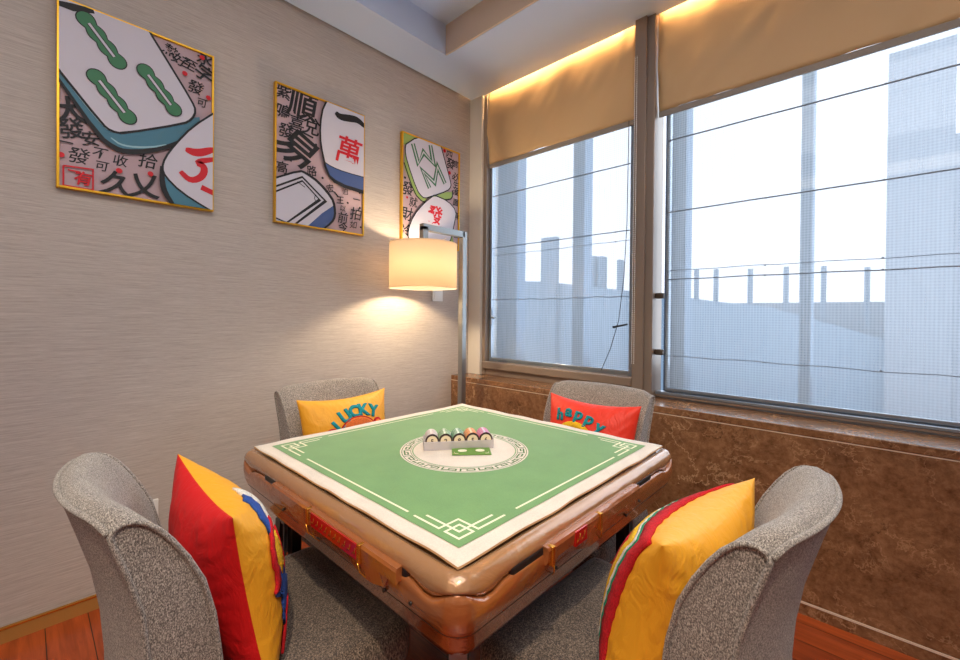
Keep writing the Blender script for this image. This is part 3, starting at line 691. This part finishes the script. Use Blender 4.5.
# machine body and folding base
obj('machine_box', box((-.37, -.37, .47), (.37, .37, .584), 0, .03), 'blackp', tb)
for k in range(4):
    a = PI/4+k*PI/2; dx, dy = math.cos(a), math.sin(a)
    bm = bmesh.new(); box((dx*.585-.018, dy*.585-.018, .04), (dx*.585+.018, dy*.585+.018, .584), 0, .004, bm=bm); l_ = obj('leg', bm, 'black', tb)
    bm = bmesh.new(); add_cyl(bm, (dx*.585, dy*.585, 0), (dx*.585, dy*.585, .04), .030, .024, seg=20); obj('foot', bm, 'blackp', l_)
    bm = bmesh.new(); add_box(bm, (dx*.615, dy*.615, .48), (.006, .04, .16), 0, a, .002); obj('chrome_plate', bm, 'alu', l_)

# table cloth with its printed border, corner knots and medallion
CH = .515; ZC = .7755
def clothz(x, y):
    e = max(abs(x), abs(y)); n_ = noise.noise(Vector((x*9, y*9, 2)))
    z = .0030
    if e > .45: z += .0026*max(0, n_)*(e-.45)/.07 + .0012*math.sin(x*31+y*23)*(e-.45)/.07
    return z
cloth_o = None
bm = bmesh.new(); n = 72; V = []
def edge_wob(x, y):
    if abs(x) >= CH-.02: x += .004*noise.noise(Vector((y*8, 3, x*2)))*(1 if x > 0 else -1)
    if abs(y) >= CH-.02: y += .004*noise.noise(Vector((x*8, 7, y*2)))*(1 if y > 0 else -1)
    return x, y
for j in range(n+1):
    row = []
    for i in range(n+1):
        x, y = (i/n*2-1)*CH, (j/n*2-1)*CH; z = clothz(x, y); xx, yy = edge_wob(x, y); row.append(bm.verts.new((xx, yy, z)))
    V.append(row)
for j in range(n):
    for i in range(n): bm.faces.new((V[j][i], V[j][i+1], V[j+1][i+1], V[j+1][i])).smooth = True
bd = [V[0][i] for i in range(n+1)]+[V[j][n] for j in range(1, n+1)]+[V[n][i] for i in range(n-1, -1, -1)]+[V[j][0] for j in range(n-1, 0, -1)]
lo = [bm.verts.new((v.co.x*1.001, v.co.y*1.001, v.co.z-.0045)) for v in bd]
for i in range(len(bd)):
    f = bm.faces.new((bd[i], lo[i], lo[(i+1) % len(bd)], bd[(i+1) % len(bd)])); f.material_index = 1
clothbm = bm; CM = ['cream', 'hemtan']
def flat(name, quads, mt_, dz, par):
    bm = clothbm
    if mt_ not in CM: CM.append(mt_)
    for q in quads:
        dz += .0000004
        vs = [bm.verts.new((x, y, clothz(x, y)+dz)) for x, y in q]
        f = bm.faces.new(vs); f.material_index = CM.index(mt_); f.normal_update()
        if f.normal.z < 0: f.normal_flip()
G = .471; g = 40
flat('green_field', [[(G*(i/g*2-1), G*(j/g*2-1)), (G*((i+1)/g*2-1), G*(j/g*2-1)), (G*((i+1)/g*2-1), G*((j+1)/g*2-1)), (G*(i/g*2-1), G*((j+1)/g*2-1))] for i in range(g) for j in range(g)], 'green', .0009, cloth_o)
Q = []
def rotk(p, k):
    x, y = p
    for _ in range(k): x, y = -y, x
    return (x, y)
def pl(pts, w):
    # orthogonal line drawing, square ends
    for a, b in zip(pts, pts[1:]):
        dx, dy = b[0]-a[0], b[1]-a[1]; l = math.hypot(dx, dy); tx, ty = dx/l*w/2, dy/l*w/2
        n_ = max(1, int(l/.03)); A = (a[0]-tx, a[1]-ty); B = (b[0]+tx, b[1]+ty)
        for i in range(n_):
            p = (A[0]+(B[0]-A[0])*i/n_, A[1]+(B[1]-A[1])*i/n_); q = (A[0]+(B[0]-A[0])*(i+1)/n_, A[1]+(B[1]-A[1])*(i+1)/n_)
            Q.append([(p[0]-ty, p[1]+tx), (p[0]+ty, p[1]-tx), (q[0]+ty, q[1]-tx), (q[0]-ty, q[1]+tx)])
lw = .0062
for k in range(4):
    R = lambda P_: [rotk(p, k) for p in P_]
    pl(R([(-.27, .445), (.25, .445)]), lw)
    pl(R([(.300, .447), (.388, .447), (.388, .384), (.447, .384), (.447, .300)]), lw)
    pl(R([(.320, .426), (.426, .426), (.426, .320)]), lw)
    pl(R([(.404, .404), (.404, .447), (.447, .447), (.447, .404), (.404, .404)]), lw)
flat('border_lines', Q, 'linecream', .0016, cloth_o)
MC = (.034, -.018)
def annulus(r0, r1, n_=96, sub=1):
    q = []
    for i in range(n_):
        a, b = 2*PI*i/n_, 2*PI*(i+1)/n_
        q.append([(MC[0]+r0*math.cos(a), MC[1]+r0*math.sin(a)), (MC[0]+r1*math.cos(a), MC[1]+r1*math.sin(a)), (MC[0]+r1*math.cos(b), MC[1]+r1*math.sin(b)), (MC[0]+r0*math.cos(b), MC[1]+r0*math.sin(b))])
    return q
flat('medallion', annulus(.0, .176)+annulus(.180, .221), 'cream', .0017, cloth_o)
Q = []
NK = 22
for k in range(NK):   # greek key ring
    a0 = 2*PI*k/NK; da = 2*PI/NK
    def pp(u, v_): a = a0+da*u; r_ = .1895+.020*v_; return (MC[0]+r_*math.cos(a), MC[1]+r_*math.sin(a))
    path = [(.05, .0), (.05, .85), (.8, .85), (.8, .28), (.4, .28), (.4, .5)] if k % 2 == 0 else [(.05, 1.0), (.05, .15), (.8, .15), (.8, .72), (.4, .72), (.4, .5)]
    for a, b in zip(path, path[1:]):
        A, B = pp(*a), pp(*b); pl([A, B], .0052)
for q in Q: pass
flat('key_pattern', Q+annulus(.1835, .1855)+annulus(.2135, .2160), 'keygreen', .0018, cloth_o)
cloth_o = obj('table_cloth', clothbm, CM, recalc=False); cloth_o.location = (TX, TY, ZC)
tag(cloth_o, 'square green felt mat with cream border and round key-pattern medallion', 'table cloth')

# chip rack with five rolls of chips and the green card in front
an = math.atan2(.187, .143); fx, fy = math.cos(an), math.sin(an)
ZT = ZC+.006
rk = thing('chip_rack', 'clear acrylic rack holding five rolls of poker chips on the mat centre', 'chip rack', (TX+.0275, TY-.036, ZT), an)
bm = box((-.122, 0, 0), (.120, .006, .028)); box((-.122, .006, 0), (.120, .085, .005), bm=bm); box((-.122, .085, 0), (.122, .090, .03), bm=bm)
for x in (-.122, .119): box((x, .006, .005), (x+.003, .085, .032), bm=bm)
obj('tray', bm, 'acrylic', rk)
chipc = [((206, 190, 188), (236, 226, 224)), ((120, 160, 108), (214, 226, 206)), ((90, 146, 110), (206, 226, 216)), ((236, 130, 50), (246, 226, 190)), ((214, 110, 160), (222, 214, 236))]
chipn = ['white', 'pale green', 'darker green', 'orange', 'pink']
M['chipface'] = mat('chip_face', srgb(232, 214, 180), .5); M['chipdark'] = mat('chip_dark', srgb(58, 34, 34), .5)
for i in range(5):
    x = -.0935+i*.0470; M['c1'] = mat('chip_'+chipn[i], srgb(*chipc[i][0]), .5); M['c2'] = mat('chip_pale_'+chipn[i], srgb(*chipc[i][1]), .5)
    ce = Vector((TX+.0275+fx*x-fy*.0092, TY-.036+fy*x+fx*.0092, ZT+.0305))
    ro = thing('chip_roll', 'roll of %s poker chips standing in the clear rack, %s' % (chipn[i], ['leftmost', 'second from left', 'middle one', 'second from right', 'rightmost'][i]), 'poker chips', ce, an, 'rolls of poker chips')
    bm = bmesh.new(); R_ = .0232; nchip = 20; th = .0035
    for c in range(nchip):
        for sgm in range(24):
            a, b = 2*PI*sgm/24, 2*PI*(sgm+1)/24; y0_, y1_ = c*th, (c+1)*th-.0004
            vs = [bm.verts.new((R_*math.cos(q), y, R_*math.sin(q))) for q, y in ((a, y0_), (b, y0_), (b, y1_), (a, y1_))]
            f = bm.faces.new(vs); f.material_index = 1 if ((sgm+c) % 4 == 0 or (sgm % 6 == 0)) else 0
        add_cyl(bm, (0, c*th+.001, 0), (0, c*th+.0015, 0), R_*.98, seg=24, mi=0)
    obj('chip_stack', bm, ['c1', 'c2'], ro)
    bm = bmesh.new(); add_cyl(bm, (0, -.001, 0), (0, .002, 0), R_, seg=32, mi=0)
    add_cyl(bm, (0, -.0022, -.002), (0, .0, -.002), R_*.80, seg=32, mi=1)
    vs, fs = text_polys('52856'[i], .022, .0006)
    for f in fs:
        bm.faces.new([bm.verts.new((vs[k][0], -.0027, vs[k][1]-.002)) for k in f]).material_index = 0
    obj('front_chip', bm, ['chipdark', 'chipface'], ro)
cdx, cdy = .070, -.020
M['cardgreen'] = mat('card_green', srgb(104, 146, 58), .45)
cdo = thing('green_card', 'small green card with two cream ovals lying before the chip rack', 'card', (TX+.0755, TY-.0265, ZT), math.atan2(.098, .088))
bm = box((-.066, -.034, 0), (.066, .034, .004), 0, .0015); obj('card', bm, 'cardgreen', cdo)
bm = bmesh.new()
for x in (-.03, .03):
    vs = [bm.verts.new((x+.016*math.cos(t*PI/12), .003+.014*math.sin(t*PI/12), .0043)) for t in range(24)]; bm.faces.new(vs)
for sx in (-1, 1):
    add_tube(bm, [(sx*.058, -.01, .0042), (sx*.056, -.026, .0042), (sx*.045, -.028, .0042)], .0009, 5)
obj('ovals', bm, 'linecream', cdo)

# ---------------------------------------------------------------- chairs
def make_chair():
    r = thing('dining_chair', '', 'chair')
    HW = .252; NU = 44
    prof_f = [(-.195, .34), (-.197, .45), (-.205, .56), (-.225, .66), (-.250, .74), (-.278, .80), (-.303, .845), (-.322, .873), (-.340, .892), (-.357, .901), (-.372, .902), (-.384, .896)]
    prof_b = [(-.389, .884), (-.383, .86), (-.365, .80), (-.342, .72), (-.325, .62), (-.315, .50), (-.312, .38), (-.312, .27), (-.225, .27)]
    prof = prof_f+prof_b; bm = bmesh.new(); rows = []
    def pos(u, y, z):
        hw = HW*(.90+.10*min(1, max(0, (z-.27)/.6)))
        e = abs(u); zt = z + max(0, (z-.7)/.2)*.007
        if z > .7: zt = zt - ((z-.7)/.2)*(.005*u*u + .017*max(0, (e-.72)/.28)**2.6)
        tw = .030*max(0, (e-.6)/.4)**2*(1 if y > -.31 else .0)
        return Vector((hw*u, y + .052*u*u*(.35+.65*min(1, max(0, (z-.27)/.5))), zt))
    us = [-1+2*i/NU for i in range(NU+1)]
    for u in us: rows.append([bm.verts.new(pos(u, y, z)) for y, z in prof])
    npf = len(prof)
    for A, B in zip(rows, rows[1:]):
        for j in range(npf): bm.faces.new((A[j], B[j], B[(j+1) % npf], A[(j+1) % npf])).smooth = True
    for rw in (rows[0], rows[-1]): bm.faces.new(rw)
    back = obj('backrest', bm, 'tweed', r)
    e = back.modifiers.new('e', 'EDGE_SPLIT'); e.split_angle = math.radians(50)
    # piping: across the rear top edge and round both side panels
    bm = bmesh.new(); k = len(prof_f)
    add_tube(bm, [pos(u, -.389, .888)+Vector((0, -.002, 0)) for u in us], .0055, 8)
    for s in (-1, 1):
        pth = [pos(s, y, z)+Vector((s*.001, 0, 0)) for y, z in prof[:-1]]
        add_tube(bm, pth, .0050, 8)
    obj('piping', bm, 'tweed_pipe', back)
    # seat
    bm = bmesh.new(); add_box(bm, (0, .027, .375), (.57, .515, .115), 0, 0, .035); obj('seat', bm, 'tweed_seat', r)
    for s in (-1, 1):
        for yy, ty in ((.22, .23), (-.26, -.31)):
            bm = bmesh.new()
            a = Vector((s*.245, yy, .325)); b = Vector((s*.25, ty, 0))
            vs = []
            for p, h in ((a, .024), (b, .015)): vs.append([bm.verts.new((p.x+i*h, p.y+j*h, p.z)) for i, j in ((-1, -1), (1, -1), (1, 1), (-1, 1))])
            for q in range(4): bm.faces.new((vs[0][q], vs[0][(q+1) % 4], vs[1][(q+1) % 4], vs[1][q]))
            bm.faces.new(vs[0]); bm.faces.new(vs[1][::-1]); obj('leg', bm, 'black', r)
    return r
ch0 = make_chair()
chairs = [((1.205, -1.998), 0, 'grey tweed chair at the near left, holding the red and yellow cushion'),
          ((1.943, -1.375), PI/2-math.radians(2.5), 'grey tweed chair at the near right, back turned to the marble wall'),
          ((.700, -1.385), -PI/2, 'grey tweed chair by the left wall behind the LUCKY cushion'),
          ((1.390, -.80), PI, 'grey tweed chair below the window post, behind the red happy cushion')]
cobj = []
for i, ((x, y), a, lb) in enumerate(chairs):
    c = ch0 if i == 0 else copy_tree(ch0)
    c.location = (x, y, 0); c.rotation_euler = (0, 0, a); c['label'] = lb; c['group'] = 'chairs around the mahjong table'; cobj.append(c)

# ---------------------------------------------------------------- cushions
ZS = .97
def puff(u, v, T):
    a = max(0, 1-u*u); b = max(0, 1-v*v); return T*(a*b)**.52
def cshape(u, v, S, pinch=.11):
    x = S*u*(1-pinch*(1-v*v)**1.0*abs(u)**1); z = S*v*(1-pinch*(1-u*u)*abs(v)**1); return x, z
def wr(u, v, seed):
    e = max(abs(u), abs(v)); t = math.atan2(v, u)
    w_ = .0020*math.sin(t*34+seed+3*noise.noise(Vector((u*3, v*3, seed))))*max(0, (e-.55)/.45)*(1-e)**.5*2.2
    return w_+.006*noise.noise(Vector((u*3.2, v*3.2, seed)))*(1-e*e)
def make_cushion(S, T, front, back, seed, label, group='embroidered cushions'):
    bm = bmesh.new(); n = 64; mats = [front, back]
    rows = {}
    tt = [math.sin((i/n*2-1)*PI/2) for i in range(n+1)]
    for side_ in (1, -1):
        V = []
        for j in range(n+1):
            row = []
            for i in range(n+1):
                u, v = tt[i], tt[j]
                if side_ == -1 and (i in (0, n) or j in (0, n)): row.append(rows[1][j][i]); continue
                x, z = cshape(u, v, S); z = max(z*ZS, -.203); y = side_*(puff(u, v, T if side_ == 1 else min(T, .084))+wr(u, v, seed*side_)); row.append(bm.verts.new((x, y, z)))
            V.append(row)
        rows[side_] = V
        for j in range(n):
            for i in range(n):
                vs = (V[j][i], V[j][i+1], V[j+1][i+1], V[j+1][i])
                f = bm.faces.new(vs if side_ == -1 else vs[::-1]); f.smooth = True; f.material_index = 0 if side_ == 1 else 1
    o = obj('cushion', bm, mats); tag(o, label, 'cushion', group)
    bm = bmesh.new()
    pts = [(-1, -1+2*k/40) for k in range(40)]+[(-1+2*k/40, 1) for k in range(40)]+[(1, 1-2*k/40) for k in range(40)]+[(1-2*k/40, -1) for k in range(40)]
    return o
def emb(par, name, polys, mt_, S, T, seed, lift=.004, cut=.02):
    """embroidery: flat polygons in front-face coordinates (metres) wrapped on the cushion face"""
    bm = bmesh.new()
    for p in polys:
        try: bm.faces.new([bm.verts.new((x, 0, z)) for x, z in p])
        except ValueError: pass
    bmesh.ops.triangulate(bm, faces=bm.faces[:])
    for _ in range(4):
        es = [e for e in bm.edges if e.calc_length() > cut]
        if not es: break
        bmesh.ops.subdivide_edges(bm, edges=es, cuts=1); bmesh.ops.triangulate(bm, faces=bm.faces[:])
    for vtx in bm.verts:
        u, v = max(-.995, min(.995, vtx.co.x/S)), max(-.995, min(.995, vtx.co.z/S))
        x, z = cshape(u, v, S); vtx.co = (x, puff(u, v, T)+wr(u, v, seed)+lift, z*ZS)
    for f in bm.faces:
        f.smooth = True
    bmesh.ops.remove_doubles(bm, verts=bm.verts[:], dist=.0002)
    bmesh.ops.recalc_face_normals(bm, faces=bm.faces[:])
    o = obj(name, bm, mt_, par, recalc=False)
    sd = o.modifiers.new('t', 'SOLIDIFY'); sd.thickness = .006; sd.offset = 0
    return o
def textp(s, h, x, z, rot=0, bold=.03, sx=1):
    vs, fs = text_polys(s, 1, bold); c, q = math.cos(rot), math.sin(rot)
    return [[(x+(vs[k][0]*sx*c-vs[k][1]*q)*h, z+(vs[k][0]*sx*q+vs[k][1]*c)*h) for k in f] for f in fs]
def arc(cx, cz, r0, r1, a0, a1, n_=24, zs=1):
    return [[(cx+r*math.cos(a), cz+r*zs*math.sin(a)) for r, a in ((r0, A), (r1, A), (r1, B), (r0, B))] for A, B in [(a0+(a1-a0)*i/n_, a0+(a1-a0)*(i+1)/n_) for i in range(n_)]]
def disc(cx, cz, r, n_=20, zs=1): return [[(cx, cz), (cx+r*math.cos(2*PI*i/n_), cz+r*zs*math.sin(2*PI*i/n_)), (cx+r*math.cos(2*PI*(i+1)/n_), cz+r*zs*math.sin(2*PI*(i+1)/n_))] for i in range(n_)]
def band(S, r0, r1):
    q = []
    for k in range(4):
        for i in range(24):
            a, b = -1+2*i/24, -1+2*(i+1)/24
            P4 = [(a*r0, r0), (a*r1, r1), (b*r1, r1), (b*r0, r0)]
            q.append([tuple(S*t for t in rotk(p, k)) for p in P4])
    return q
def place(o, cx, cy, cz, rz, tilt, roll=0):
    o.rotation_mode = 'XYZ'
    o.matrix_world = Matrix.Translation((cx, cy, cz)) @ Matrix.Rotation(rz, 4, 'Z') @ Matrix.Rotation(tilt, 4, 'X') @ Matrix.Rotation(roll, 4, 'Y')
SS, TT = .232, .105
# LUCKY cushion on the left-wall chair (front faces +x)
c1 = make_cushion(SS, TT, 'yellow', 'yellow', 1.0, 'yellow cushion with teal LUCKY lettering on the chair by the left wall')
tx_ = []
for s, x, z, r in (('L', -.088, .100, .6), ('U', -.048, .140, .35), ('C', .004, .158, .08), ('K', .058, .158, -.12), ('Y', .110, .142, -.38)): tx_ += textp(s, .084, x, z, r, .045, 1.0)
def flipx(polys): return [[(-a, b) for a, b in p][::-1] for p in polys]
emb(c1, 'lettering', flipx(tx_), 'teal', SS, TT, 1.0)
emb(c1, 'orange_emblem', flipx(arc(.01, .02, .06, .105, 0, PI, 30)), 'corange', SS, TT, 1.0)
emb(c1, 'emblem_outline', flipx(arc(.01, .02, .105, .110, 0, PI, 30)+arc(.125, .075, .0, .028, 0, PI*2, 20)+arc(-.12, .05, .0, .038, 0, PI*2, 20)), 'cred', SS, TT, 1.0, .0045)
emb(c1, 'emblem_centre', flipx(disc(.01, .02, .06)), 'cred', SS, TT, 1.0, .0045)
for cx_, cz_, cr2 in ((.01, .055, .018), (-.12, .05, .030), (.125, .075, .018)): emb(c1, 'emblem_dot', flipx(disc(cx_, cz_, cr2)), 'corange', SS, TT, 1.0, .006)
place(c1, .545, -1.375, .640, -PI/2, math.radians(8), 0)
# happy cushion below the window
c2 = make_cushion(SS, TT, 'redorange', 'orange', 2.0, 'red-orange cushion with teal happy lettering on the chair below the window')
tx_ = []
for s, x, z, r in (('h', -.128, .148, .15), ('a', -.078, .166, .05), ('p', -.022, .152, -.05), ('p', .034, .138, -.15), ('y', .088, .108, -.30)): tx_ += textp(s, .082, x, z, r, .03, 1.1)
emb(c2, 'lettering', flipx(tx_), 'teal', SS, TT, 2.0)
emb(c2, 'orange_emblem', flipx(arc(-.03, .02, .075, .108, 0, PI, 30)), 'cyellow', SS, TT, 2.0)
emb(c2, 'emblem_side', flipx(arc(.10, .01, .03, .07, 0, PI, 20)), 'corange', SS, TT, 2.0, .005)
place(c2, 1.412, -.635, .636, PI, math.radians(8), 0)
# red and yellow cushion on the near left chair (front faces +y)
c3 = make_cushion(SS, .125, 'yellow', 'red', 3.0, 'cushion with red back and yellow embroidered front on the near left chair')
fl = flipx
emb(c3, 'blue_patch', fl([[(.06, .20), (.10, .205), (.15, .16), (.165, .11), (.13, .10), (.11, .14), (.07, .165)], [(.19, .02), (.205, -.03), (.17, -.07), (.185, -.12), (.14, -.09), (.11, -.05), (.15, -.02), (.15, .03)]] if 0 else [[(-a, b) for a, b in p] for p in [[(.06, .20), (.10, .205), (.15, .16), (.165, .11), (.13, .10), (.11, .14), (.07, .165)], [(.19, .02), (.205, -.03), (.17, -.07), (.185, -.12), (.14, -.09), (.11, -.05), (.15, -.02), (.15, .03)]]]), 'cblue', SS, .125, 3.0)
emb(c3, 'white_patch', [[(.02, .21), (.06, .20), (.09, .15), (.12, .10), (.09, .09), (.05, .13), (.01, .17)]], 'cwhite', SS, .125, 3.0)
emb(c3, 'yellow_patch', [[(.13, .095), (.165, .10), (.185, .06), (.175, .0), (.15, .02), (.14, .06)]], 'cyellow', SS, .125, 3.0, .006)
emb(c3, 'red_outline', stroke_poly(smooth_line([(.10, .12), (.165, .115), (.195, .06), (.19, .01), (.205, -.02)], 2), .014)+stroke_poly(smooth_line([(.15, -.08), (.17, -.13), (.165, -.19)], 2), .035), 'cred', SS, .125, 3.0, .007)
emb(c3, 'green_stitching', stroke_poly([(.12, -.15), (.14, -.19), (.12, -.22)], .02), 'cgreen', SS, .125, 3.0, .007)
emb(c3, 'red_field', [[(-.16, -.18), (.08, -.18), (.08, .02), (-.02, .06), (-.16, .04)]], 'cred', SS, .125, 3.0, .004)
place(c3, 1.215, -2.103, .629, math.radians(-1), math.radians(11), math.radians(2.5))
# yellow cushion with red, teal and cream stripes on the near right chair (front faces -x)
c4 = make_cushion(SS*1.04, .145, 'yellow', 'yellow', 4.0, 'yellow cushion with red, green and cream striped border on near right chair')
S4 = SS*1.04
emb(c4, 'red_stripe', band(S4, .78, .90), 'cred', S4, .145, 4.0, .004)
emb(c4, 'green_stripe', band(S4, .745, .775), 'cgreen', S4, .145, 4.0, .004)
emb(c4, 'cream_stripe', band(S4, .70, .742), 'cwhite', S4, .145, 4.0, .004)
emb(c4, 'yellow_stripe', band(S4, .58, .698), 'cyellow', S4, .145, 4.0, .004)
emb(c4, 'red_field', [[(S4*a, S4*b) for a, b in ((-.575, -.575), (.575, -.575), (.575, .575), (-.575, .575))]], 'cred', S4, .145, 4.0, .004)
place(c4, 2.086, -1.428, .624, PI/2+math.radians(-6), math.radians(14), 0)
